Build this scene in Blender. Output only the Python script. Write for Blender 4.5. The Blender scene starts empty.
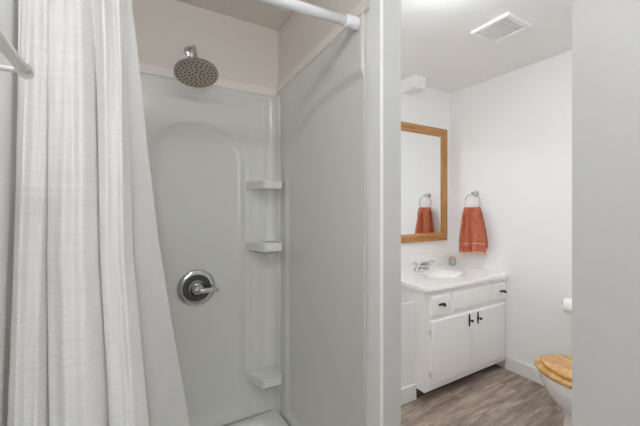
import bpy, bmesh, math, random
from mathutils import Vector, Matrix

# ------------------------------------------------------------------ camera, world, light, exposure
SC = bpy.context.scene
EYE = 1.328
cam_data = bpy.data.cameras.new('camera')
cam = bpy.data.objects.new('camera', cam_data)
SC.collection.objects.link(cam)
cam.location = (0, 0, EYE)
cam.rotation_euler = (math.radians(90), 0, math.radians(-30))
cam_data.sensor_width = 36
cam_data.lens = 36 * 318 / 640
cam_data.shift_y = -5 / 640
cam_data.clip_start = 0.02
SC.camera = cam

world = bpy.data.worlds.new('world')
SC.world = world
world.use_nodes = True
world.node_tree.nodes['Background'].inputs[0].default_value = (0.9, 0.95, 1.0, 1)
world.node_tree.nodes['Background'].inputs[1].default_value = 1.0

SC.view_settings.view_transform = 'Standard'
SC.view_settings.look = 'None'
SC.view_settings.gamma = 1
SC.view_settings.use_curve_mapping = False
SC.view_settings.exposure = 1.1
SC.cycles.use_denoising = True
SC.cycles.max_bounces = 16
SC.cycles.diffuse_bounces = 12
SC.cycles.glossy_bounces = 5
SC.cycles.sample_clamp_indirect = 30.0
SC.cycles.blur_glossy = 0.0


def area(name, loc, rot, sx, sy, power, color):
    d = bpy.data.lights.new(name, 'AREA')
    d.shape = 'RECTANGLE'
    d.size = sx
    d.size_y = sy
    d.energy = power
    d.color = color
    o = bpy.data.objects.new(name, d)
    SC.collection.objects.link(o)
    o.location = loc
    o.rotation_euler = [math.radians(a) for a in rot]
    return o


# added fill light behind the camera, set before an added window
area('added_rear_fill', (-0.06, -1.50, 1.50), (90, 0, 0), 0.30, 1.05, 2.6, (0.96, 0.985, 1.0))
BATH_LAMP = 27.5
ADDED_HALL_LAMP = 22.0  # strength of the unseen lamp added on the shower side

# ------------------------------------------------------------------ helpers
COL = SC.collection
PI = math.pi


def link(name, bm, mat, parent=None, smooth=False, kind=None):
    me = bpy.data.meshes.new(name)
    bmesh.ops.recalc_face_normals(bm, faces=bm.faces[:])
    bm.to_mesh(me)
    bm.free()
    if smooth:
        for p in me.polygons:
            p.use_smooth = True
        if smooth != 'all':
            try:
                me.set_sharp_from_angle(angle=math.radians(40))
            except Exception:
                pass
    me.materials.append(mat)
    o = bpy.data.objects.new(name, me)
    COL.objects.link(o)
    if parent is not None:
        o.parent = parent
        o.matrix_parent_inverse = Matrix.Translation(-parent_origin(parent))
    if kind:
        o['kind'] = kind
    return o


ORIG = {}


def parent_origin(p):
    # parts carry world coordinates in their mesh; only the thing's own Empty has a location
    return ORIG.get(p.name, Vector((0, 0, 0)))


def thing(name, label, cat, loc=(0, 0, 0), group=None):
    o = bpy.data.objects.new(name, None)
    o.empty_display_size = 0.05
    COL.objects.link(o)
    o.location = loc
    ORIG[o.name] = Vector(loc)
    return tag(o, label, cat, group)


def tag(o, label, cat, group=None):
    o['label'] = label
    o['category'] = cat
    if group:
        o['group'] = group
    return o


def struct(name, bm, mat, smooth=False):
    return link(name, bm, mat, None, smooth, 'structure')


def box(bm, x0, x1, y0, y1, z0, z1, bev=0.0, seg=2):
    r = bmesh.ops.create_cube(bm, size=1.0)
    vs = r['verts']
    for v in vs:
        v.co = Vector((x0 + (v.co.x + .5) * (x1 - x0), y0 + (v.co.y + .5) * (y1 - y0), z0 + (v.co.z + .5) * (z1 - z0)))
    if bev > 0:
        es = list({e for v in vs for e in v.link_edges})
        bmesh.ops.bevel(bm, geom=es, offset=bev, segments=seg, profile=0.5, affect='EDGES')
    return bm


def B(*a, **k):
    return box(bmesh.new(), *a, **k)


def frame_of(axis):
    a = Vector(axis).normalized()
    t = Vector((0, 0, 1)) if abs(a.z) < 0.9 else Vector((1, 0, 0))
    u = a.cross(t).normalized()
    return a, u, a.cross(u).normalized()


def lathe(bm, base, axis, prof, n=32, ex=1.0):
    """prof: list of (distance along axis, radius)"""
    a, u, w = frame_of(axis)
    base = Vector(base)
    rings = []
    for (h, r) in prof:
        if r < 1e-6:
            rings.append([bm.verts.new(base + a * h)])
        else:
            rings.append([bm.verts.new(base + a * h + (u * math.cos(2 * PI * k / n) + w * math.sin(2 * PI * k / n)) * r) for k in range(n)])
    for r0, r1 in zip(rings, rings[1:]):
        for k in range(n):
            k2 = (k + 1) % n
            if len(r0) == 1 and len(r1) == 1:
                continue
            if len(r0) == 1:
                bm.faces.new((r0[0], r1[k], r1[k2]))
            elif len(r1) == 1:
                bm.faces.new((r0[k], r0[k2], r1[0]))
            else:
                bm.faces.new((r0[k], r0[k2], r1[k2], r1[k]))
    for rr in (rings[0], rings[-1]):
        if len(rr) > 2:
            bm.faces.new(rr)
    return bm


def tube(bm, pts, r, n=12, closed=False):
    pts = [Vector(p) for p in pts]
    m = len(pts)
    rs = r if isinstance(r, (list, tuple)) else [r] * m
    rings = []
    prev = None
    for i, p in enumerate(pts):
        if closed:
            t = (pts[(i + 1) % m] - pts[i - 1]).normalized()
        else:
            t = (pts[min(i + 1, m - 1)] - pts[max(i - 1, 0)]).normalized()
        if prev is None:
            _, u, w = frame_of(t)
        else:
            u = (prev - t * prev.dot(t)).normalized()
            w = t.cross(u)
        prev = u
        rings.append([bm.verts.new(p + (u * math.cos(2 * PI * k / n) + w * math.sin(2 * PI * k / n)) * rs[i]) for k in range(n)])
    rng = range(m) if closed else range(m - 1)
    for i in rng:
        a, b = rings[i], rings[(i + 1) % m]
        for k in range(n):
            k2 = (k + 1) % n
            bm.faces.new((a[k], a[k2], b[k2], b[k]))
    if not closed:
        bm.faces.new(rings[0])
        bm.faces.new(rings[-1])
    return bm


def prism(bm, pts, d):
    """extrude planar polygon pts (3d) by vector d"""
    a = [bm.verts.new(Vector(p)) for p in pts]
    b = [bm.verts.new(Vector(p) + Vector(d)) for p in pts]
    bm.faces.new(a)
    bm.faces.new(b[::-1])
    n = len(a)
    for i in range(n):
        bm.faces.new((a[i], a[(i + 1) % n], b[(i + 1) % n], b[i]))
    return bm


def loft(bm, secs, n=40, cap=True):
    """secs: list of (z, cx, cy, a, b, power)"""
    rings = []
    for (z, cx, cy, a, b, pw) in secs:
        ring = []
        for k in range(n):
            t = 2 * PI * k / n
            c, s = math.cos(t), math.sin(t)
            ring.append(bm.verts.new((cx + a * math.copysign(abs(c) ** (2 / pw), c), cy + b * math.copysign(abs(s) ** (2 / pw), s), z)))
        rings.append(ring)
    for r0, r1 in zip(rings, rings[1:]):
        for k in range(n):
            k2 = (k + 1) % n
            bm.faces.new((r0[k], r0[k2], r1[k2], r1[k]))
    if cap:
        bm.faces.new(rings[0])
        bm.faces.new(rings[-1])
    return bm


# ------------------------------------------------------------------ materials
def srgb(r, g, b):
    return tuple(((c / 255) / 12.92 if c / 255 <= 0.04045 else ((c / 255 + 0.055) / 1.055) ** 2.4) for c in (r, g, b)) + (1,)


def mat(name, color, rough=0.5, metal=0.0, bump=None, coat=0.0, emit=None, spec=None):
    m = bpy.data.materials.new(name)
    m.use_nodes = True
    nt = m.node_tree
    p = nt.nodes['Principled BSDF']
    p.inputs['Base Color'].default_value = color
    p.inputs['Roughness'].default_value = rough
    p.inputs['Metallic'].default_value = metal
    if spec is not None:
        p.inputs['Specular IOR Level'].default_value = spec
    if coat:
        p.inputs['Coat Weight'].default_value = coat
        p.inputs['Coat Roughness'].default_value = 0.08
    if emit:
        p.inputs['Emission Color'].default_value = emit[0]
        p.inputs['Emission Strength'].default_value = emit[1]
    tc = nt.nodes.new('ShaderNodeTexCoord')
    if bump:
        sc, st, dist = bump
        mp = nt.nodes.new('ShaderNodeMapping')
        mp.inputs['Scale'].default_value = sc if isinstance(sc, tuple) else (sc, sc, sc)
        nz = nt.nodes.new('ShaderNodeTexNoise')
        nz.inputs['Scale'].default_value = 1.0
        nz.inputs['Detail'].default_value = 4
        bp = nt.nodes.new('ShaderNodeBump')
        bp.inputs['Strength'].default_value = st
        bp.inputs['Distance'].default_value = dist
        nt.links.new(tc.outputs['Object'], mp.inputs[0])
        nt.links.new(mp.outputs[0], nz.inputs['Vector'])
        nt.links.new(nz.outputs[0], bp.inputs['Height'])
        nt.links.new(bp.outputs[0], p.inputs['Normal'])
    return m


def vary(m, c0, c1, scale, detail=5, lo=0.3, hi=0.7):
    nt = m.node_tree
    p = nt.nodes['Principled BSDF']
    tc = [n for n in nt.nodes if n.type == 'TEX_COORD'][0]
    mp = nt.nodes.new('ShaderNodeMapping')
    mp.inputs['Scale'].default_value = scale
    nz = nt.nodes.new('ShaderNodeTexNoise')
    nz.inputs['Scale'].default_value = 1.0
    nz.inputs['Detail'].default_value = detail
    cr = nt.nodes.new('ShaderNodeValToRGB')
    cr.color_ramp.elements[0].position = lo
    cr.color_ramp.elements[0].color = c0
    cr.color_ramp.elements[1].position = hi
    cr.color_ramp.elements[1].color = c1
    nt.links.new(tc.outputs['Object'], mp.inputs[0])
    nt.links.new(mp.outputs[0], nz.inputs['Vector'])
    nt.links.new(nz.outputs[0], cr.inputs[0])
    nt.links.new(cr.outputs[0], p.inputs['Base Color'])
    return m


WHITE_PAINT = mat('white_wall_paint', (0.87, 0.87, 0.865, 1), 0.55, bump=(90, 0.15, 0.002))
CEIL_PAINT = mat('ceiling_paint', (0.87, 0.87, 0.865, 1), 0.7, bump=(60, 0.2, 0.003))
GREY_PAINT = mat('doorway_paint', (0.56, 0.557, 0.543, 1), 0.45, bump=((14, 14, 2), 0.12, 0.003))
TAUPE = mat('taupe_shower_paint', (0.76, 0.71, 0.665, 1), 0.5, bump=(50, 0.15, 0.002))
TAUPE_TRIM = mat('taupe_trim_paint', (0.84, 0.795, 0.755, 1), 0.4, bump=(40, 0.1, 0.002))
TRIM = mat('trim_paint', (0.84, 0.835, 0.82, 1), 0.35, bump=(30, 0.1, 0.002))
SURR = mat('fiberglass', (0.70, 0.700, 0.670, 1), 0.2, bump=(3, 0.12, 0.01), coat=0.4)
CAB = mat('white_cabinet_paint', (0.93, 0.93, 0.925, 1), 0.35, bump=(35, 0.12, 0.002))
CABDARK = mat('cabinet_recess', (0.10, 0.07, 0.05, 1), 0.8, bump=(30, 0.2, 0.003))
MARBLE = vary(mat('cultured_marble', (0.86, 0.85, 0.83, 1), 0.15, coat=0.5), (0.895, 0.89, 0.88, 1), (0.915, 0.91, 0.90, 1), (6, 9, 6))
CHROME = mat('chrome', (0.66, 0.66, 0.67, 1), 0.08, 1.0)
NICKEL = mat('brushed_nickel', (0.50, 0.45, 0.39, 1), 0.3, 1.0, bump=((200, 200, 20), 0.1, 0.001))
SATIN = mat('satin_bar_metal', (0.78, 0.76, 0.74, 1), 0.32, 1.0)
DARKMETAL = mat('dark_bronze_metal', (0.03, 0.025, 0.022, 1), 0.35, 0.8)
RING_REFLECTION = mat('dark_reflection_chrome', (0.13, 0.13, 0.13, 1), 0.2, 0.9)  # dark reflection on the valve ring, put into the base colour
NOZZLE = mat('dark_rubber', (0.03, 0.028, 0.025, 1), 0.7)
RODW = mat('white_enamel', (0.90, 0.91, 0.93, 1), 0.25, coat=0.4)
PORC = mat('porcelain', (0.88, 0.885, 0.88, 1), 0.1, coat=0.6)
MIRROR = mat('mirror_silver', (0.93, 0.94, 0.94, 1), 0.0, 1.0)
VENT = mat('vent_plastic', (0.88, 0.88, 0.87, 1), 0.4)
VENTG = mat('vent_grille_plastic', (0.86, 0.86, 0.85, 1), 0.5)
PAPER = mat('tissue_paper', (0.90, 0.90, 0.88, 1), 0.9, bump=(150, 0.3, 0.002))
LAMPG = mat('lamp_glass', (0.9, 0.9, 0.9, 1), 0.4, emit=((0.93, 0.99, 1.04, 1), BATH_LAMP))
LAMPH_ADDED = mat('added_hall_lamp_glass', (0.9, 0.9, 0.9, 1), 0.4, emit=((0.975, 0.985, 1.0, 1), ADDED_HALL_LAMP))
JAR = mat('grey_glass_jar', (0.42, 0.42, 0.41, 1), 0.12, coat=0.5)
JARCAP = mat('tan_collar', (0.62, 0.38, 0.20, 1), 0.5)
REED = mat('pale_reed', (0.80, 0.74, 0.62, 1), 0.8)


def oak(name, c0, c1, scale):
    m = mat(name, c0, 0.35, coat=0.25)
    return vary(m, c0, c1, scale, 6, 0.35, 0.68)


OAK_V = oak('honey_oak_upright', srgb(166, 112, 58), srgb(200, 150, 92), (60, 60, 4))
OAK_H = oak('honey_oak_rail', srgb(166, 112, 58), srgb(200, 150, 92), (4, 60, 60))
SEATW = oak('pale_oak_seat', srgb(196, 140, 72), srgb(232, 188, 120), (7, 60, 40))
LIDW = oak('pale_oak_lid', srgb(200, 140, 74), srgb(236, 190, 128), (30, 10, 40))


def lid_scroll(m):
    """curled lighter grain figure on the lid"""
    nt = m.node_tree
    p = nt.nodes['Principled BSDF']
    cr = [n for n in nt.nodes if n.type == 'VALTORGB'][0]
    tc = [n for n in nt.nodes if n.type == 'TEX_COORD'][0]
    w = nt.nodes.new('ShaderNodeTexWave')
    w.wave_type = 'RINGS'
    w.inputs['Scale'].default_value = 9
    w.inputs['Distortion'].default_value = 9
    w.inputs['Detail'].default_value = 2
    w.inputs['Detail Scale'].default_value = 1.2
    mx = nt.nodes.new('ShaderNodeMixRGB')
    mx.blend_type = 'MULTIPLY'
    mx.inputs[0].default_value = 0.14
    nt.links.new(tc.outputs['Object'], w.inputs['Vector'])
    nt.links.new(cr.outputs[0], mx.inputs[1])
    nt.links.new(w.outputs['Color'], mx.inputs[2])
    nt.links.new(mx.outputs[0], p.inputs['Base Color'])


lid_scroll(LIDW)


def fabric(name, c0, c1, rough=0.9, sub=0.12, scale=(10, 10, 330), strength=0.5):
    m = mat(name, c0, rough)
    vary(m, c0, c1, scale, 3, 0.3, 0.7)
    nt = m.node_tree
    p = nt.nodes['Principled BSDF']
    tc = [n for n in nt.nodes if n.type == 'TEX_COORD'][0]
    nz = [n for n in nt.nodes if n.type == 'TEX_NOISE'][0]
    bp = nt.nodes.new('ShaderNodeBump')
    bp.inputs['Strength'].default_value = strength
    bp.inputs['Distance'].default_value = 0.0015
    nt.links.new(nz.outputs[0], bp.inputs['Height'])
    nt.links.new(bp.outputs[0], p.inputs['Normal'])
    if sub:
        tr = nt.nodes.new('ShaderNodeBsdfTranslucent')
        tr.inputs[0].default_value = c1
        mx = nt.nodes.new('ShaderNodeMixShader')
        mx.inputs[0].default_value = sub
        out = nt.nodes['Material Output']
        nt.links.new(p.outputs[0], mx.inputs[1])
        nt.links.new(tr.outputs[0], mx.inputs[2])
        nt.links.new(mx.outputs[0], out.inputs['Surface'])
    return m


CURT = fabric('slub_weave_cotton', (0.82, 0.81, 0.80, 1), (0.90, 0.89, 0.88, 1), 0.9, 0.15, (3, 3, 230), 0.4)
LINER = fabric('liner_cloth', (0.72, 0.715, 0.70, 1), (0.76, 0.755, 0.74, 1), 0.6, 0.3, (30, 30, 30), 0.1)
TOWEL = fabric('terry_cloth', srgb(146, 66, 42), srgb(226, 138, 106), 0.95, 0.05, (90, 90, 110), 1.0)
FRINGE = fabric('pale_terry', srgb(205, 160, 135), srgb(228, 190, 165), 0.95, 0.0, (90, 90, 110), 0.6)


def plank_floor():
    m = bpy.data.materials.new('vinyl_plank')
    m.use_nodes = True
    nt = m.node_tree
    L = nt.links.new
    N = nt.nodes.new
    p = nt.nodes['Principled BSDF']
    p.inputs['Roughness'].default_value = 0.42
    tc = N('ShaderNodeTexCoord')
    br = N('ShaderNodeTexBrick')
    br.offset = 0.37
    br.inputs['Color1'].default_value = (0, 0, 0, 1)
    br.inputs['Color2'].default_value = (1, 1, 1, 1)
    br.inputs['Mortar'].default_value = (0.5, 0.5, 0.5, 1)
    br.inputs['Scale'].default_value = 1
    br.inputs['Mortar Size'].default_value = 0.0008
    br.inputs['Brick Width'].default_value = 1.2
    br.inputs['Row Height'].default_value = 0.18
    L(tc.outputs['Object'], br.inputs['Vector'])
    # offset the grain plank by plank
    add = N('ShaderNodeVectorMath')
    add.operation = 'MULTIPLY_ADD'
    add.inputs[1].default_value = (3.7, 5.1, 9.0)
    L(br.outputs['Color'], add.inputs[0])
    L(tc.outputs['Object'], add.inputs[2])
    mp = N('ShaderNodeMapping')
    mp.inputs['Scale'].default_value = (2.6, 22, 1)
    L(add.outputs[0], mp.inputs[0])
    nz = N('ShaderNodeTexNoise')
    nz.inputs['Scale'].default_value = 1
    nz.inputs['Detail'].default_value = 8
    nz.inputs['Roughness'].default_value = 0.72
    nz.inputs['Distortion'].default_value = 0.5
    L(mp.outputs[0], nz.inputs['Vector'])
    cr = N('ShaderNodeValToRGB')
    e = cr.color_ramp.elements
    e[0].position = 0.28
    e[0].color = srgb(78, 64, 55)
    e[1].position = 0.74
    e[1].color = srgb(212, 198, 184)
    md = e.new(0.5)
    md.color = srgb(160, 143, 131)
    L(nz.outputs[0], cr.inputs[0])
    hs = N('ShaderNodeHueSaturation')
    mr = N('ShaderNodeMapRange')
    mr.inputs[3].default_value = 0.84
    mr.inputs[4].default_value = 1.12
    L(br.outputs['Color'], mr.inputs[0])
    L(mr.outputs[0], hs.inputs['Value'])
    L(cr.outputs[0], hs.inputs['Color'])
    mx = N('ShaderNodeMixRGB')
    mx.inputs[2].default_value = srgb(84, 70, 62)
    L(br.outputs['Fac'], mx.inputs[0])
    L(hs.outputs[0], mx.inputs[1])
    L(mx.outputs[0], p.inputs['Base Color'])
    bp = N('ShaderNodeBump')
    bp.inputs['Strength'].default_value = 0.2
    bp.inputs['Distance'].default_value = 0.003
    L(nz.outputs[0], bp.inputs['Height'])
    L(bp.outputs[0], p.inputs['Normal'])
    return m


FLOOR = plank_floor()

# ------------------------------------------------------------------ setting
CEIL = 2.44
XS = 0.756      # face of shower right wall / doorway wall
XT = 2.646      # towel wall
YM = 2.05       # mirror wall
XL = -0.25      # left wall
YB = 1.862      # shower back wall (painted part)
Y0 = -1.56      # wall behind the camera

struct('floor', B(XL - .1, XT + .1, Y0 - .1, YM + .1, -0.05, 0), FLOOR)
struct('ceiling', B(0.772, XT + .1, Y0 - .1, YM + .1, CEIL, CEIL + .06), CEIL_PAINT)
struct('ceiling', B(XL - .1, 0.772, 0.98, YM + .1, CEIL, CEIL + .06), TAUPE)
struct('ceiling', B(XL - .1, 0.772, Y0 - .1, 0.98, CEIL, CEIL + .06), CEIL_PAINT)
struct('wall_left', B(XL - .1, XL, Y0 - .1, YM + .1, 0, CEIL), WHITE_PAINT)
struct('wall_shower', B(XL, 0.772, YB, YM + .1, 0, CEIL), TAUPE)
struct('wall_divider', B(0.772, 0.845, 0.975, YM, 0, CEIL), TAUPE)
struct('wall_divider_end', B(0.772, 0.845, 0.892, 0.975, 0, CEIL), TRIM)
struct('wall_mirror', B(0.772, XT + .1, YM, YM + .1, 0, CEIL), WHITE_PAINT)
struct('wall_towel', B(XT, XT + .1, Y0, YM, 0, CEIL), WHITE_PAINT)
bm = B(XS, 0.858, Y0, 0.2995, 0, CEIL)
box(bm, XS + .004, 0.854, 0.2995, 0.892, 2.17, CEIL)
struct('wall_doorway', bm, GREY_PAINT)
struct('wall_toilet', B(0.858, XT, 0.17, 0.25, 0, CEIL), WHITE_PAINT)
bm = B(XL, -0.22, Y0 - .1, Y0, 0, CEIL)
box(bm, 0.10, XS, Y0 - .1, Y0, 0, CEIL)
box(bm, -0.22, 0.10, Y0 - .1, Y0, 0, 0.97)
box(bm, -0.22, 0.10, Y0 - .1, Y0, 2.03, CEIL)
struct('wall_rear', bm, WHITE_PAINT)  # wall behind the camera; its window opening is added
w = B(-0.22, 0.10, Y0 - .07, Y0 - .03, 0.97, 1.01)
box(w, -0.22, 0.10, Y0 - .07, Y0 - .03, 1.99, 2.03)
box(w, -0.22, -0.18, Y0 - .07, Y0 - .03, 1.01, 1.99)
box(w, 0.06, 0.10, Y0 - .07, Y0 - .03, 1.01, 1.99)
box(w, -0.18, 0.06, Y0 - .07, Y0 - .03, 1.485, 1.515)
struct('added_window', w, TRIM)  # unseen window, added to go with the fill light
GLASS = mat('added_window_glass', (0.9, 0.92, 0.93, 1), 0.02)
GLASS.node_tree.nodes['Principled BSDF'].inputs['Transmission Weight'].default_value = 1.0
struct('added_window_pane', B(-0.18, 0.06, Y0 - .052, Y0 - .048, 1.01, 1.99), GLASS)

# low white panel left of the vanity
LEDGE_Y = 1.590
struct('wall_ledge', B(0.858, 1.684, LEDGE_Y, LEDGE_Y + .014, 0, 0.676, .002), WHITE_PAINT)


def baseboard(name, x0, x1, y0, y1, h=0.107):
    bm = B(x0, x1, y0, y1, 0, h, 0.004)
    struct(name, bm, TRIM)


baseboard('baseboard_ledge', 0.87, 1.684, 1.576, 1.590)
baseboard('baseboard_towel', XT - .014, XT, 0.25, 1.512)
baseboard('baseboard_divider', 0.845, 0.859, 0.905, 1.576)
baseboard('baseboard_doorway', XS - .012, XS, Y0, 0.285)
baseboard('baseboard_left', XL, XL + .012, Y0, 0.93)

# white casing on the divider end (face trim + jamb lining)
bm = B(0.757, 0.772, 0.880, 0.943, 0, CEIL)
struct('trim_casing', bm, TRIM)
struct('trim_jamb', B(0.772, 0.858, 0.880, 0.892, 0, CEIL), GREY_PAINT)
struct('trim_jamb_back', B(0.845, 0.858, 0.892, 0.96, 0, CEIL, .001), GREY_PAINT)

# boxed-in box below the ceiling over the mirror
tag(link('ceiling_box', B(2.0, 2.128, 1.892, YM, 2.335, CEIL, .002), TRIM), 'small white boxed-in cover at the ceiling above the oak framed mirror', 'box')

# strip of trim above the fiberglass
YP = 1.842
bm = B(XL, 0.757, YP + .004, YB, 2.014, 2.066, .003)
struct('trim_shower_back', bm, TAUPE_TRIM)
bm = bmesh.new()
prism(bm, [(0.758, 1.862, 2.040), (0.758, 0.9505, 2.088), (0.758, 0.9505, 2.135), (0.758, 1.862, 2.090)], (0.016, 0, 0))
struct('trim_shower_side', bm, TAUPE_TRIM)

# ------------------------------------------------------------------ shower surround
surround = thing('shower_surround', 'glossy white fiberglass shower surround with arched panels and corner shelves', 'shower', (0.3, 1.84, 0.1))


def smooth01(t):
    t = max(0.0, min(1.0, t))
    return t * t * (3 - 2 * t)


def arch_sd(x, z, cx, a, zs, rz, zb):
    """positive inside: distance from an arch outline (half width a, spring zs, rise rz, bottom zb)"""
    dx = abs(x - cx)
    d = a - dx
    if z > zs:
        q = math.sqrt((dx / a) ** 2 + ((z - zs) / rz) ** 2)
        d = (1 - q) * min(a, rz)
    return min(d, z - zb)


def panel(name, x0, x1, z0, z1f, f, place, nx, nz, thick):
    """height field panel; place(x, z, depth) gives the point"""
    bm = bmesh.new()
    g = []
    for j in range(nz + 1):
        row = []
        for i in range(nx + 1):
            x = x0 + (x1 - x0) * i / nx
            z = z0 + (z1f(x) - z0) * j / nz
            row.append(bm.verts.new(place(x, z, f(x, z))))
        g.append(row)
    for j in range(nz):
        for i in range(nx):
            bm.faces.new((g[j][i], g[j][i + 1], g[j + 1][i + 1], g[j + 1][i]))
    # rim to the wall
    edge = [g[0][i] for i in range(nx + 1)] + [g[j][nx] for j in range(1, nz + 1)] + [g[nz][i] for i in range(nx - 1, -1, -1)] + [g[j][0] for j in range(nz - 1, 0, -1)]
    back = []
    for v in edge:
        back.append(bm.verts.new(place.back(v.co)))
    n = len(edge)
    for i in range(n):
        bm.faces.new((edge[i], edge[(i + 1) % n], back[(i + 1) % n], back[i]))
    o = link(name, bm, SURR, surround, 'all')
    return o


class PBack:
    def __call__(self, x, z, d):
        return (x, YP + d, z)

    def back(self, co):
        return (co.x, YB - .0005, co.z)


class PSide:
    def __call__(self, y, z, d):
        return (XS + d, y, z)

    def back(self, co):
        return (0.7715, co.y, co.z)


class PLeft:
    def __call__(self, y, z, d):
        return (XL + .016 - d, y, z)

    def back(self, co):
        return (XL + .0005, co.y, co.z)


def f_back(x, z):
    sd = arch_sd(x, z, 0.302, 0.252, 1.60, 0.205, 0.125)
    t = max(0.0, min(1.0, sd / 0.05))
    d = 0.0175 * (1 - (1 - t) ** 2)
    # two soft vertical ribs of the corner column
    for cxr, wr, hr in ((0.598, .024, .003), (0.668, .035, .005)):
        if z < 1.97:
            d -= hr * smooth01(1 - abs(x - cxr) / wr) * smooth01((1.97 - z) / .02)
    # rounded inside corner to the side wall
    r = 0.07
    t = x - (XS - r)
    if t > 0:
        d -= r - math.sqrt(max(0, r * r - t * t))
    return d


def f_side(y, z):
    # big panel raised very slightly inside a long quarter arch
    cy = 1.08
    a = 0.628
    zs, rz = 1.55, 0.31
    dy = y - cy
    if dy > 0:
        d = a - dy
        if z > zs:
            q = math.sqrt((dy / a) ** 2 + ((z - zs) / rz) ** 2)
            d = (1 - q) * min(a, rz)
    else:
        d = zs + rz - z
    d = min(d, z - 0.13)
    h = 0.013 * smooth01((d + 0.006) / 0.03)
    return h


panel('back_panel', XL + .016, XS - .001, 0.085, lambda x: 2.016 - .003 * (x < 0) , f_back, PBack(), 150, 150, .01)
panel('side_panel', 0.984, 1.841, 0.085, lambda y: 2.088 - (y - .972) / (1.84 - .972) * .047, f_side, PSide(), 100, 150, .01)
panel('side_panel', 1.040, 1.80, 0.085, lambda y: 2.05, f_side, PLeft(), 60, 90, .01)


def shelf(zt, th=.043, drop=.012, k=.62):
    bm = bmesh.new()
    # outline in plan, starting at back wall left end
    outline = [(0.556, 1.836), (0.574, 1.80), (0.612, 1.704), (0.620, 1.697), (0.722, 1.690), (0.728, 1.697), (0.740, 1.79), (0.71, 1.838)]
    top = [bm.verts.new((x, y, zt)) for x, y in outline]
    mid = [bm.verts.new((x, y, zt - th)) for x, y in outline]
    cx, cy = 0.70, 1.80
    low = [bm.verts.new((cx + (x - cx) * k, cy + (y - cy) * k, zt - th - drop)) for x, y in outline]
    n = len(outline)
    bm.faces.new(top)
    bm.faces.new(low[::-1])
    for a, b in ((top, mid), (mid, low)):
        for i in range(n):
            bm.faces.new((a[i], b[i], b[(i + 1) % n], a[(i + 1) % n]))
    es = [e for e in bm.edges if abs(e.verts[0].co.z - zt) < 1e-5 and abs(e.verts[1].co.z - zt) < 1e-5]
    bmesh.ops.bevel(bm, geom=es, offset=.005, segments=3, profile=.5, affect='EDGES')
    return link('corner_shelf', bm, SURR, surround, True)


shelf(1.482, .042, .002, .97)
shelf(1.128, .045, .02)
shelf(0.362, .045, .03, .7)
# shower pan with curb
bm = bmesh.new()
nx, ny = 70, 60
px0, px1, py0, py1 = XL + .018, XS - .001, 0.93, YP - .001


def pan_z(x, y):
    cx, cy = (px0 + px1) / 2, (py0 + py1) / 2 + .01
    hx, hy, r = (px1 - px0) / 2 - .045, (py1 - py0) / 2 - .055, .13
    qx, qy = abs(x - cx) - hx + r, abs(y - cy) - hy + r
    sd = r - math.hypot(max(qx, 0), max(qy, 0)) - min(max(qx, qy), 0)
    return 0.088 - 0.055 * smooth01(sd / .06)


g = [[bm.verts.new((px0 + (px1 - px0) * i / nx, py0 + (py1 - py0) * j / ny, pan_z(px0 + (px1 - px0) * i / nx, py0 + (py1 - py0) * j / ny))) for i in range(nx + 1)] for j in range(ny + 1)]
for j in range(ny):
    for i in range(nx):
        bm.faces.new((g[j][i], g[j][i + 1], g[j + 1][i + 1], g[j + 1][i]))
edge = [g[0][i] for i in range(nx + 1)] + [g[j][nx] for j in range(1, ny + 1)] + [g[ny][i] for i in range(nx - 1, -1, -1)] + [g[j][0] for j in range(ny - 1, 0, -1)]
back = [bm.verts.new((v.co.x, v.co.y, 0.001)) for v in edge]
for i in range(len(edge)):
    bm.faces.new((edge[i], edge[(i + 1) % len(edge)], back[(i + 1) % len(edge)], back[i]))
bm.faces.new(back[::-1])
pan = thing('shower_pan', 'white fiberglass shower pan with curb at the foot of the surround', 'shower pan', (0.3, 1.4, 0))
link('basin', bm, SURR, pan, 'all')
bm = bmesh.new()
lathe(bm, (0.27, 1.42, 0.036), (0, 0, 1), [(0, .045), (.003, .045), (.004, .04), (.004, 0)], 24)
link('drain', bm, CHROME, pan, True)

# ------------------------------------------------------------------ shower head
hp = Vector((0.252, YB, 2.178))
head = thing('showerhead', 'round brushed nickel rain shower head on the back wall above the surround', 'shower head', tuple(hp))
bm = bmesh.new()
lathe(bm, hp, (0, -1, 0), [(0, .030), (.004, .032), (.010, .030), (.016, .018), (.018, 0)], 32)
link('wall_flange', bm, CHROME, head, True)
bm = bmesh.new()
neck = Vector((0.260, 1.69, 2.070))
tube(bm, [hp + Vector((0, -.015, 0)), hp + Vector((.002, -.07, .0)), hp + Vector((.005, -.12, -.02)), neck + Vector((-.002, .025, .035)), neck], .0105, 14)
link('arm', bm, CHROME, head, 'all')
nd = Vector((0.02, -math.sin(math.radians(17)), -math.cos(math.radians(17)))).normalized()
dc = Vector((0.254, 1.640, 1.978))
bm = bmesh.new()
lathe(bm, neck - nd * .012, (dc - neck).normalized(), [(0, .012), (.012, .019), (.026, .019), (.038, .015), (.045, .022), (.06, .028), (.075, .03)], 24)
link('swivel_collar', bm, CHROME, head, True)
bm = bmesh.new()
R = .101
lathe(bm, dc - nd * .026, nd, [(0, .028), (.004, .05), (.009, .085), (.014, R), (.026, R + .001), (.030, R - .004), (.0295, R - .008), (.028, 0)], 64)
disc = link('spray_disc', bm, NICKEL, head, True)
bm = bmesh.new()
a_, u_, w_ = frame_of(nd)
for ring, cnt in ((.018, 5), (.036, 10), (.054, 15), (.071, 20), (.088, 26)):
    for k in range(cnt):
        t = 2 * PI * k / cnt + ring * 20
        c = dc + nd * .0015 + (u_ * math.cos(t) + w_ * math.sin(t)) * ring
        lathe(bm, c, nd, [(0, .0047), (.0028, .004), (.0032, 0)], 8)
nz_ = link('spray_nozzles', bm, NOZZLE, disc, True)
nz_['label'] = 'rings of small dark spray nozzles'
nz_['kind'] = 'stuff'

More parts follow.
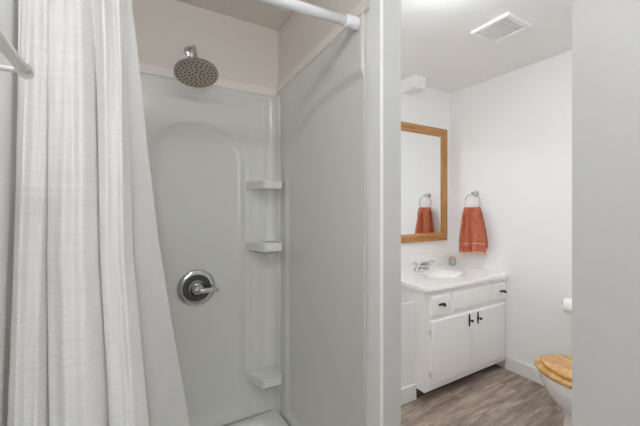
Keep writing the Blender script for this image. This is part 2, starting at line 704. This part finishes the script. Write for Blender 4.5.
# ------------------------------------------------------------------ shower valve
vp = Vector((0.287, YP + .017, 0.8895))
valve = thing('shower_valve', 'round chrome shower valve with a lever handle on the back shower wall', 'faucet', tuple(vp))
D = (0, -1, 0)
bm = bmesh.new()
lathe(bm, vp, D, [(0, .100), (.006, .100), (.012, .094), (.015, .086), (.015, .073), (.010, .070), (.010, 0)], 64)
link('escutcheon', bm, CHROME, valve, True)
bm = bmesh.new()
lathe(bm, vp + Vector((0, -.010, 0)), D, [(0, .070), (.004, .070), (.004, .040), (.004, 0)], 48)
link('inner_ring', bm, RING_REFLECTION, valve, True)['label'] = 'recessed ring with a dark reflection in its colour'
bm = bmesh.new()
lathe(bm, vp + Vector((0, -.014, 0)), D, [(0, .042), (.006, .043), (.014, .036), (.030, .030), (.032, .026), (.052, .025), (.058, .020), (.060, 0)], 40)
link('hub', bm, CHROME, valve, True)
bm = bmesh.new()
hb = vp + Vector((0.0, -.060, -.006))
tube(bm, [hb + Vector((-.012, 0, 0)), hb + Vector((.02, -.004, 0)), hb + Vector((.06, -.006, -.001)), hb + Vector((.100, -.004, -.003)), hb + Vector((.106, -.004, -.003))], [.014, .015, .0125, .011, .007], 16)
link('lever', bm, CHROME, valve, 'all')

# ------------------------------------------------------------------ curtain rod, curtain, liner
r0, r1 = Vector((0.752, 1.012, 2.052)), Vector((XL + .016, 1.062, 2.042))
rod = thing('curtain_rod', 'white tension curtain rod across the shower opening', 'curtain rod', tuple(r0))
ax = (r1 - r0).normalized()
bm = bmesh.new()
tube(bm, [r0 + ax * .02, r0 + ax * .62], .0185, 24)
tube(bm, [r0 + ax * .60, r1 - ax * .02], .0165, 24)
link('tube', bm, RODW, rod, 'all')
for base, d in ((r0, ax), (r1, -ax)):
    bm = bmesh.new()
    lathe(bm, base, d, [(0, .024), (.012, .026), (.042, .024), (.046, .022), (.048, .025), (.056, .025), (.058, .019)], 28)
    link('end_cap', bm, RODW, rod, True)


def ridge(t):
    """rounded fold with narrow valley, -1..1"""
    s = math.sin(PI * t)
    return 2 * abs(s) ** 0.75 - 1


def sheet(name, us, vs, pos, m, thick, parent=None):
    bm = bmesh.new()
    g = [[bm.verts.new(pos(u, v)) for u in us] for v in vs]
    for j in range(len(vs) - 1):
        for i in range(len(us) - 1):
            bm.faces.new((g[j][i], g[j][i + 1], g[j + 1][i + 1], g[j + 1][i]))
    o = link(name, bm, m, parent, 'all')
    md = o.modifiers.new('thickness', 'SOLIDIFY')
    md.thickness = thick
    md.offset = 0
    return o


# knots: u at fold valleys so folds land where they hang in the picture
def interp(x, xs, ys):
    if x <= xs[0]:
        return ys[0]
    for a, b, p, q in zip(xs, xs[1:], ys, ys[1:]):
        if x <= b:
            t = (x - a) / (b - a)
            return p + (q - p) * t
    return ys[-1]


FOLD_U = [0.0, 0.13, 0.27, 0.46, 0.67, 0.84, 1.0]


def curtain_pos(u, v):
    z = 2.020 - v * (2.020 - 0.10)
    xl = -0.240
    xr = interp(v, [0, .15, .42, .68, .78, 1.0], [-0.035, -0.022, -0.008, .032, .060, .110])
    k = interp(u, FOLD_U, list(range(len(FOLD_U)))) + .10 * math.sin(2.6 * v + u * 5) * min(1, 6 * u * (1 - u))
    h = math.sin(PI * k / 2)
    big = math.sqrt(h * h + .003)                    # broad fold, deep valley at even k
    mid = math.exp(-((k % 2 - 1) / .34) ** 2)         # shallow valley on its crest
    amp = interp(k, [0, 1, 2, 3, 4, 5, 6], [.030, .054, .060, .070, .066, .060, .042]) * (0.72 + .4 * v)
    y = 1.028 - .10 * smooth01(v * 1.15) - amp * (big - .42 * mid * (1 - .4 * v))
    y += .005 * math.sin(k * 5.1 + v * 3.0) + .0025 * math.sin(k * 12 + v * 7)
    dk = abs(k - 2 * round(k / 2))
    if 1 < k < 5:
        y += .022 * math.exp(-(dk / .09) ** 2)
        x_in = .006 * math.exp(-((k - 2 * round(k / 2) - .14) / .12) ** 2)
    else:
        x_in = 0
    y += .014 * math.exp(-((u - .88) / .03) ** 2) * math.exp(-((v - .10) / .10) ** 2)
    y -= .022 * (1 - smooth01(u / .12))
    y += .004 * math.sin(u * 38 + 5 * v) * math.sin(v * 3.1 + .5) + .003 * math.sin(u * 23 - v * 11)
    x = xl + (xr - xl) * u - x_in
    x += .010 * math.sin(v * 4 + u * 9) * v * (1 - u) * u * 3
    return (x, min(y, 1.028), z)


NU, NV = 300, 120
cur = sheet('shower_curtain', [i / NU for i in range(NU + 1)], [j / NV for j in range(NV + 1)], curtain_pos, CURT, .0016)
tag(cur, 'white slub-weave shower curtain gathered in folds at the left of the shower', 'shower curtain')


def liner_pos(u, v):
    z = 2.022 - v * (2.022 - 0.16)
    xl = -0.20
    xr = interp(v, [0, .06, .15, .27, .42, .58, .69, 1.0], [-0.018, -0.012, .006, .026, .055, .097, .130, .20])
    x = xl + (xr - xl) * u
    y = 1.040 - .05 * v + .012 * math.sin(u * 14 + v * 1.5) * (1 - .5 * u)
    y -= .02 * smooth01((u - .8) / .2) * v
    return (x, y, z)


lin = sheet('curtain_liner', [i / 140 for i in range(141)], [j / 70 for j in range(71)], liner_pos, LINER, .0012)
tag(lin, 'smooth pale liner showing behind the right edge of the shower curtain', 'curtain liner')

# ------------------------------------------------------------------ towel bar on left wall
tb = thing('towel_bar', 'satin metal towel bar on the left wall in front of the shower curtain', 'towel bar', (-.175, .78, 1.576))
bm = bmesh.new()
tube(bm, [(-.175, .750, 1.576), (-.175, .22, 1.576)], .0092, 20)
link('bar', bm, SATIN, tb, 'all')
for y in (.768, .20):
    s = -1 if y > .5 else 1
    bm = bmesh.new()
    lathe(bm, (-.175, y + (.012 if s < 0 else -.012), 1.576), (0, s, 0), [(0, 0), (.001, .010), (.004, .0118), (.030, .0118), (.032, .0105), (.034, .0095)], 24)
    p = link('end_post', bm, SATIN, tb, True)
    bm = bmesh.new()
    tube(bm, [(-.180, y, 1.576), (-.243, y, 1.576)], .0055, 14)
    lathe(bm, (XL, y, 1.576), (1, 0, 0), [(0, .022), (.004, .022), (.008, .016), (.010, .006)], 24)
    link('bracket', bm, SATIN, p, True)

# ------------------------------------------------------------------ mirror
mx0, mx1, mz0, mz1 = 1.76, 2.578, 1.022, 2.076
mir = thing('wall_mirror', 'rectangular wall mirror in a honey oak frame above the vanity', 'mirror', ((mx0 + mx1) / 2, YM, mz0))
fw = .074


def rail(p, inner, m):
    """p outer corners a,b ; inner corners"""
    bm = bmesh.new()
    (ax_, az), (bx, bz), (cx, cz), (dx, dz) = p
    yb, yf = YM - .001, YM - .024
    lo = [(ax_, az), (bx, bz), (cx, cz), (dx, dz)]
    a = [bm.verts.new((x, yb, z)) for x, z in lo]
    # front slightly inset: outer edge full, inner edge lower (moulding)
    f = [bm.verts.new((ax_, yf, az)), bm.verts.new((bx, yf, bz)), bm.verts.new((cx, yf + .008, cz)), bm.verts.new((dx, yf + .008, dz))]
    t = .68
    m1 = [bm.verts.new((bx + (cx - bx) * t, yf, bz + (cz - bz) * t)), bm.verts.new((ax_ + (dx - ax_) * t, yf, az + (dz - az) * t))]
    bm.faces.new((f[0], f[1], m1[0], m1[1]))
    bm.faces.new((m1[1], m1[0], f[2], f[3]))
    bm.faces.new(a)
    bm.faces.new((a[0], a[1], f[1], f[0]))
    bm.faces.new((a[2], a[3], f[3], f[2]))
    bm.faces.new((a[1], a[2], f[2], m1[0], f[1]))
    bm.faces.new((a[3], a[0], f[0], m1[1], f[3]))
    return link('frame_rail', bm, m, mir)


ix0, ix1, iz0, iz1 = mx0 + fw, mx1 - fw, mz0 + fw, mz1 - fw
rail([(mx0, mz1), (mx1, mz1), (ix1, iz1), (ix0, iz1)], None, OAK_H)
rail([(mx1, mz0), (mx0, mz0), (ix0, iz0), (ix1, iz0)], None, OAK_H)
rail([(mx1, mz1), (mx1, mz0), (ix1, iz0), (ix1, iz1)], None, OAK_V)
rail([(mx0, mz0), (mx0, mz1), (ix0, iz1), (ix0, iz0)], None, OAK_V)
link('glass', B(ix0 - .004, ix1 + .004, YM - .010, YM - .006, iz0 - .004, iz1 + .004), MIRROR, mir)

# ------------------------------------------------------------------ vanity
VX0, VX1, VF = 1.687, 2.640, 1.510
van = thing('vanity_cabinet', 'white painted vanity cabinet with two doors and drawers under the sink top', 'cabinet', (VX0, VF, 0))
bm = B(VX0, VX1, VF, YM - .002, 0.075, 0.7595)
link('body', bm, CAB, van)
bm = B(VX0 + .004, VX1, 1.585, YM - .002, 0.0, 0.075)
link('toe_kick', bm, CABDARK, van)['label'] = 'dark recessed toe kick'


def slab_door(name, x0, x1, z0, z1, mound=True):
    bm = B(x0, x1, VF - .021, VF, z0, z1)
    es = [e for e in bm.edges if all(abs(v.co.y - (VF - .021)) < 1e-5 for v in e.verts)]
    bmesh.ops.bevel(bm, geom=es, offset=.010, segments=3, profile=.6, affect='EDGES')
    return link(name, bm, CAB, van, True)


def pull(parent, x, z, vertical):
    y = VF - .021
    bm = bmesh.new()
    L = .048 if vertical else .036
    pts = []
    for k in range(24):
        t = 2 * PI * k / 24
        c, s = math.cos(t), math.sin(t)
        r_l = L * math.copysign(abs(c) ** 1.3, c)
        r_w = .0085 * math.copysign(abs(s) ** .8, s)
        pts.append((x + r_w, y, z + r_l) if vertical else (x + r_l, y, z + r_w))
    prism(bm, pts, (0, -.004, 0))
    p = link('pull', bm, DARKMETAL, parent, True)
    bm = bmesh.new()
    lathe(bm, (x, y - .003, z), (0, -1, 0), [(0, .005), (.014, .004), (.018, .009), (.024, .010), (.030, .007), (.032, 0)], 16)
    link('knob', bm, DARKMETAL, p, True)


def hinge(parent, x, z):
    bm = bmesh.new()
    lathe(bm, (x, VF - .012, z - .022), (0, 0, 1), [(0, .003), (.044, .003)], 8)
    box(bm, x - .009, x + .003, VF - .003, VF - .0002, z - .016, z + .016)
    link('hinge', bm, SATIN, parent)


d = slab_door('drawer', 1.741, 1.934, .587, .723)
pull(d, 1.836, .660, False)
slab_door('false_drawer_front', 1.967, 2.437, .587, .723)
d = slab_door('drawer', 2.465, 2.622, .587, .723)
pull(d, 2.558, .657, False)
d = slab_door('door', 1.741, 2.178, .120, .553)
pull(d, 2.138, .497, True)
hinge(d, 1.738, .475)
hinge(d, 1.738, .190)
d = slab_door('door', 2.186, 2.605, .120, .553)
pull(d, 2.240, .497, True)
hinge(d, 2.609, .475)
hinge(d, 2.609, .190)

# sink top
top = thing('countertop', 'white cultured marble sink top with an integral oval basin on the vanity', 'countertop', (2.165, 1.76, .76))
cx0, cx1, cy0, cy1, cz = 1.680, 2.6445, 1.484, YM - .0205, 0.791
bm = bmesh.new()
nx, ny = 120, 72


def top_z(x, y):
    q = math.hypot((x - 2.165) / .215, (y - 1.745) / .150)
    if q < 1:
        z = -.105 * (1 - q ** 2) ** 2.3
    else:
        z = 0.0
    e = min(x - cx0, cx1 - x, y - cy0)
    if e < .006:
        z -= .006 - math.sqrt(max(0, .006 ** 2 - (.006 - e) ** 2))
    return cz + z


xs = [cx0, cx0 + .002, cx0 + .004] + [cx0 + .006 + (cx1 - cx0 - .012) * i / nx for i in range(nx + 1)] + [cx1 - .004, cx1 - .002, cx1]
ys = [cy0, cy0 + .002, cy0 + .004] + [cy0 + .006 + (cy1 - cy0 - .006) * i / ny for i in range(ny + 1)]
g = [[bm.verts.new((x, y, top_z(x, y))) for x in xs] for y in ys]
for j in range(len(ys) - 1):
    for i in range(len(xs) - 1):
        bm.faces.new((g[j][i], g[j][i + 1], g[j + 1][i + 1], g[j + 1][i]))
n_x, n_y = len(xs) - 1, len(ys) - 1
edge = [g[0][i] for i in range(n_x + 1)] + [g[j][n_x] for j in range(1, n_y + 1)] + [g[n_y][i] for i in range(n_x - 1, -1, -1)] + [g[j][0] for j in range(n_y - 1, 0, -1)]
back = [bm.verts.new((v.co.x, v.co.y, .760)) for v in edge]
for i in range(len(edge)):
    bm.faces.new((edge[i], edge[(i + 1) % len(edge)], back[(i + 1) % len(edge)], back[i]))
link('slab', bm, MARBLE, top, 'all')
link('backsplash', B(cx0, cx1, YM - .021, YM - .001, .760, .905, .004), MARBLE, top)
bm = bmesh.new()
lathe(bm, (2.165, 1.735, cz - .107), (0, 0, 1), [(0, .024), (.003, .024), (.004, .018), (.002, 0)], 24)
link('drain', bm, CHROME, top, True)

# faucet
fx, fy = 2.125, 1.935
fau = thing('sink_faucet', 'chrome two-handle faucet on the sink top', 'faucet', (fx, fy, cz))
bm = bmesh.new()
loft(bm, [(cz, fx, fy, .085, .028, 3), (cz + .010, fx, fy, .085, .028, 3), (cz + .018, fx, fy, .078, .022, 3)], 40)
link('base_plate', bm, CHROME, fau, True)
bm = bmesh.new()
tube(bm, [(fx, fy, cz + .012), (fx, fy, cz + .040), (fx, fy - .012, cz + .062), (fx, fy - .05, cz + .070), (fx, fy - .095, cz + .060), (fx, fy - .105, cz + .046)], [.017, .015, .014, .0125, .011, .010], 18)
link('spout', bm, CHROME, fau, 'all')
for s in (-1, 1):
    bm = bmesh.new()
    lathe(bm, (fx + s * .055, fy, cz + .014), (0, 0, 1), [(0, .021), (.006, .021), (.018, .015), (.030, .014), (.044, .015), (.048, .011), (.049, 0)], 24)
    h = link('handle', bm, CHROME, fau, True)
    bm = bmesh.new()
    x = fx + s * .055
    tube(bm, [(x, fy, cz + .052), (x + s * .02, fy - .008, cz + .066), (x + s * .045, fy - .016, cz + .074), (x + s * .070, fy - .020, cz + .068)], [.009, .0085, .0075, .009], 12)
    link('lever', bm, CHROME, h, 'all')

# reed diffuser jar
jx, jy = 2.572, 1.965
dif = thing('reed_diffuser', 'small grey jar with a tan collar and pale reeds beside the faucet', 'diffuser', (jx, jy, cz))
bm = bmesh.new()
lathe(bm, (jx, jy, cz), (0, 0, 1), [(0, .028), (.003, .032), (.060, .032), (.068, .028), (.070, .020)], 28)
link('jar', bm, JAR, dif, True)
bm = bmesh.new()
lathe(bm, (jx, jy, cz + .068), (0, 0, 1), [(0, .022), (.002, .024), (.014, .024), (.016, .020), (.016, 0)], 24)
link('collar', bm, JARCAP, dif, True)
for k in range(5):
    t = 2 * PI * k / 5 + .4
    bm = bmesh.new()
    tube(bm, [(jx + .006 * math.cos(t), jy + .006 * math.sin(t), cz + .075), (jx + .03 * math.cos(t), jy + .03 * math.sin(t), cz + .165)], .0016, 6)
    link('reed', bm, REED, dif)

# ------------------------------------------------------------------ towel ring and towel
ty, tz = 1.772, 1.458
tr = thing('towel_ring', 'chrome towel ring on the wall beside the mirror', 'towel ring', (XT, ty, tz))
bm = bmesh.new()
lathe(bm, (XT, ty, tz), (-1, 0, 0), [(0, .027), (.006, .027), (.012, .020), (.030, .012), (.050, .012), (.055, .015), (.064, .013), (.066, 0)], 28)
link('wall_post', bm, CHROME, tr, True)
rc = Vector((XT - .056, ty, tz - .078))
bm = bmesh.new()
tube(bm, [rc + Vector((0, .075 * math.sin(2 * PI * k / 48), .075 * math.cos(2 * PI * k / 48))) for k in range(48)], .0042, 10, True)
link('ring', bm, CHROME, tr, 'all')

zring = tz - .153


def towel_pos(side):
    def f(u, v):
        # v from 0 (over the ring) to 1 (hem); u across
        zt = zring + .016
        hem = .945 if side > 0 else .975
        z = zt - v * (zt - hem)
        half = .078 + .044 * smooth01(v * 1.15)
        c = ty - .002 - .012 * v
        fold = .016 * math.sin(u * 11 + .6 + v * .8) + 0.046 * math.exp(-((u - .46 - .05 * v) / .07) ** 2) + .030 * math.exp(-((u - .80) / .06) ** 2) + .030 * (abs(2 * u - 1)) ** 4
        off = -.016 - .030 * smooth01(v * 6) - .012 * v
        if side < 0:
            off = .006 + .012 * smooth01(v * 6)
        x = rc.x + off + fold * (0.25 + .75 * smooth01(v * 4)) * (1 if side > 0 else .35)
        y = c + half * (1 if side > 0 else .88) * (2 * u - 1)
        z += .010 * math.sin(u * 6) * v
        return (min(x, XT - .006), y, z)
    return f


ft, bt = towel_pos(1), towel_pos(-1)


def towel_all(u, w):
    # w 0..1 back hem up, over, down to front hem
    if w < .45:
        return bt(u, 1 - w / .45)
    if w > .55:
        return ft(u, (w - .55) / .45)
    t = (w - .45) / .10
    a, b = Vector(bt(u, 0)), Vector(ft(u, 0))
    p = a.lerp(b, t)
    p.z += .010 * math.sin(PI * t)
    return tuple(p)


tw = thing('hand_towel', 'terracotta terry hand towel draped through the chrome ring', 'towel', (rc.x, ty, 0.93))
sheet('cloth', [i / 60 for i in range(61)], [j / 80 for j in range(81)], towel_all, TOWEL, .008, tw)
p = sheet('woven_band', [i / 60 for i in range(61)], [.80, .81, .82], lambda u, v: tuple(Vector(ft(u, v)) + Vector((-.0045, 0, 0))), FRINGE, .002, tw)
p['label'] = 'thin paler woven band near the hem'
p = sheet('fringe', [i / 60 for i in range(61)], [.975, 1.01, 1.045], lambda u, v: ft(u, v), FRINGE, .007, tw)
p['label'] = 'pale hem fringe'

# ------------------------------------------------------------------ exhaust vent
vt = thing('ceiling_vent', 'white rectangular exhaust fan grille in the bathroom ceiling', 'vent', (1.945, 1.143, CEIL))
X0, X1, Y_0, Y_1 = 1.822, 2.069, 1.023, 1.260
bm = bmesh.new()
for (a, b, c, d_) in ((X0, X1, Y_0, Y_0 + .026), (X0, X1, Y_1 - .026, Y_1), (X0, X0 + .026, Y_0 + .026, Y_1 - .026), (X1 - .026, X1, Y_0 + .026, Y_1 - .026)):
    box(bm, a, b, c, d_, CEIL - .018, CEIL - .0003, .003)
link('frame', bm, VENT, vt)
bm = B(X0 + .026, X1 - .026, Y_0 + .026, Y_1 - .026, CEIL - .006, CEIL - .0005)
for k in range(14):
    y = Y_0 + .034 + k * (Y_1 - Y_0 - .068) / 13
    box(bm, X0 + .026, X1 - .026, y - .0035, y + .0035, CEIL - .014, CEIL - .006)
link('grille', bm, VENTG, vt)

# ------------------------------------------------------------------ ceiling lamps
def lamp(x, y, m, label, r=.13):
    t = thing('ceiling_lamp', label, 'ceiling lamp', (x, y, CEIL))
    bm = bmesh.new()
    lathe(bm, (x, y, CEIL - .0003), (0, 0, -1), [(0, r + .012), (.020, r + .012), (.022, r), (.022, 0)], 40)
    link('canopy', bm, VENT, t, True)
    bm = bmesh.new()
    lathe(bm, (x, y, CEIL - .0225), (0, 0, -1), [(0, r)] + [(.065 * math.sin(PI / 2 * k / 8), r * math.cos(PI / 2 * k / 8)) for k in range(1, 8)] + [(.065, 0)], 40)
    link('shade', bm, m, t, 'all')


lamp(1.26, 0.92, LAMPG, 'round white dome lamp on the bathroom ceiling')
lamp(-0.115, 0.10, LAMPH_ADDED, 'added round white dome lamp, out of view, on the ceiling before the shower', .12)  # unseen lamp added to light the curtain and shower

# ------------------------------------------------------------------ toilet
tcx = 2.135
toi = thing('toilet', 'white toilet with a light oak seat and lid, right of the vanity', 'toilet', (tcx, .6, 0))
bm = bmesh.new()
loft(bm, [(0.0, tcx, .665, .125, .235, 2.6), (.03, tcx, .665, .122, .230, 2.6), (.10, tcx, .665, .108, .215, 2.4), (.17, tcx, .670, .104, .212, 2.3),
          (.215, tcx, .685, .128, .225, 2.2), (.27, tcx, .72, .160, .245, 2.1), (.33, tcx, .742, .180, .252, 2.1), (.375, tcx, .748, .187, .252, 2.1), (.388, tcx, .748, .183, .248, 2.1)], 56)
link('bowl', bm, PORC, toi, 'all')
bm = bmesh.new()
box(bm, tcx - .20, tcx + .20, .262, .455, .375, .735, .02, 3)
link('tank', bm, PORC, toi, True)
bm = bmesh.new()
box(bm, tcx - .21, tcx + .21, .256, .465, .7355, .765, .01, 3)
link('tank_lid', bm, PORC, toi, True)
bm = bmesh.new()
lathe(bm, (tcx - .15, .456, .67), (0, 1, 0), [(0, .012), (.012, .012), (.013, 0)], 16)
tube(bm, [(tcx - .15, .474, .67), (tcx - .08, .478, .662)], .006, 10)
link('flush_lever', bm, CHROME, toi, True)
bm = bmesh.new()
ss = [(.3895, .180), (.394, .192), (.405, .197), (.416, .193), (.420, .183)]
out = [(z, tcx, .765, a + .001, a + .058, 2.15) for z, a in ss]
inn = [(z, tcx, .765, .115, .165, 2.0) for z in (.420, .3895)]
rings = []
n = 64
for (z, cx, cy, a, b, pw) in out + inn:
    rings.append([bm.verts.new((cx + a * math.copysign(abs(math.cos(2 * PI * k / n)) ** (2 / pw), math.cos(2 * PI * k / n)), cy + b * math.copysign(abs(math.sin(2 * PI * k / n)) ** (2 / pw), math.sin(2 * PI * k / n)), z)) for k in range(n)])
for i in range(len(rings)):
    a, b = rings[i], rings[(i + 1) % len(rings)]
    for k in range(n):
        bm.faces.new((a[k], a[(k + 1) % n], b[(k + 1) % n], b[k]))
link('seat', bm, SEATW, toi, 'all')
bm = bmesh.new()
loft(bm, [(.4215, tcx, .755, .160, .220, 2.15), (.425, tcx, .755, .168, .228, 2.15), (.434, tcx, .755, .169, .229, 2.15), (.440, tcx, .755, .162, .222, 2.15), (.442, tcx, .755, .145, .2, 2.1)], 64)
link('lid', bm, LIDW, toi, True)
for s in (-1, 1):
    link('hinge', B(tcx + s * .07 - .02, tcx + s * .07 + .02, .497, .535,   .389, .444, .005), SEATW, toi, True)

# ------------------------------------------------------------------ toilet paper
hz = .690
hol = thing('toilet_paper_holder', 'chrome toilet paper holder on the wall above the toilet seat', 'holder', (XT, 1.0, hz))
for y in (1.062, .935):
    bm = bmesh.new()
    lathe(bm, (XT, y, hz - .02), (-1, 0, 0), [(0, .02), (.006, .02), (.010, .009), (.086, .009), (.092, .010), (.094, 0)], 20)
    link('wall_arm', bm, CHROME, hol, True)
bm = bmesh.new()
tube(bm, [(XT - .080, 1.055, hz - .02), (XT - .080, .942, hz - .02)], .008, 12)
link('roller', bm, CHROME, hol, 'all')
rl = bmesh.new()
n = 40
rg = []
for (y, r) in ((1.050, .019), (1.050, .050), (.950, .050), (.950, .019)):
    rg.append([rl.verts.new((XT - .080 + r * math.cos(2 * PI * k / n), y, hz - .02 - .0105 + r * math.sin(2 * PI * k / n))) for k in range(n)])
for i in range(4):
    a, b = rg[i], rg[(i + 1) % 4]
    for k in range(n):
        rl.faces.new((a[k], a[(k + 1) % n], b[(k + 1) % n], b[k]))
tag(link('toilet_paper_roll', rl, PAPER, None, True), 'white toilet paper roll on the chrome wall holder', 'toilet paper')
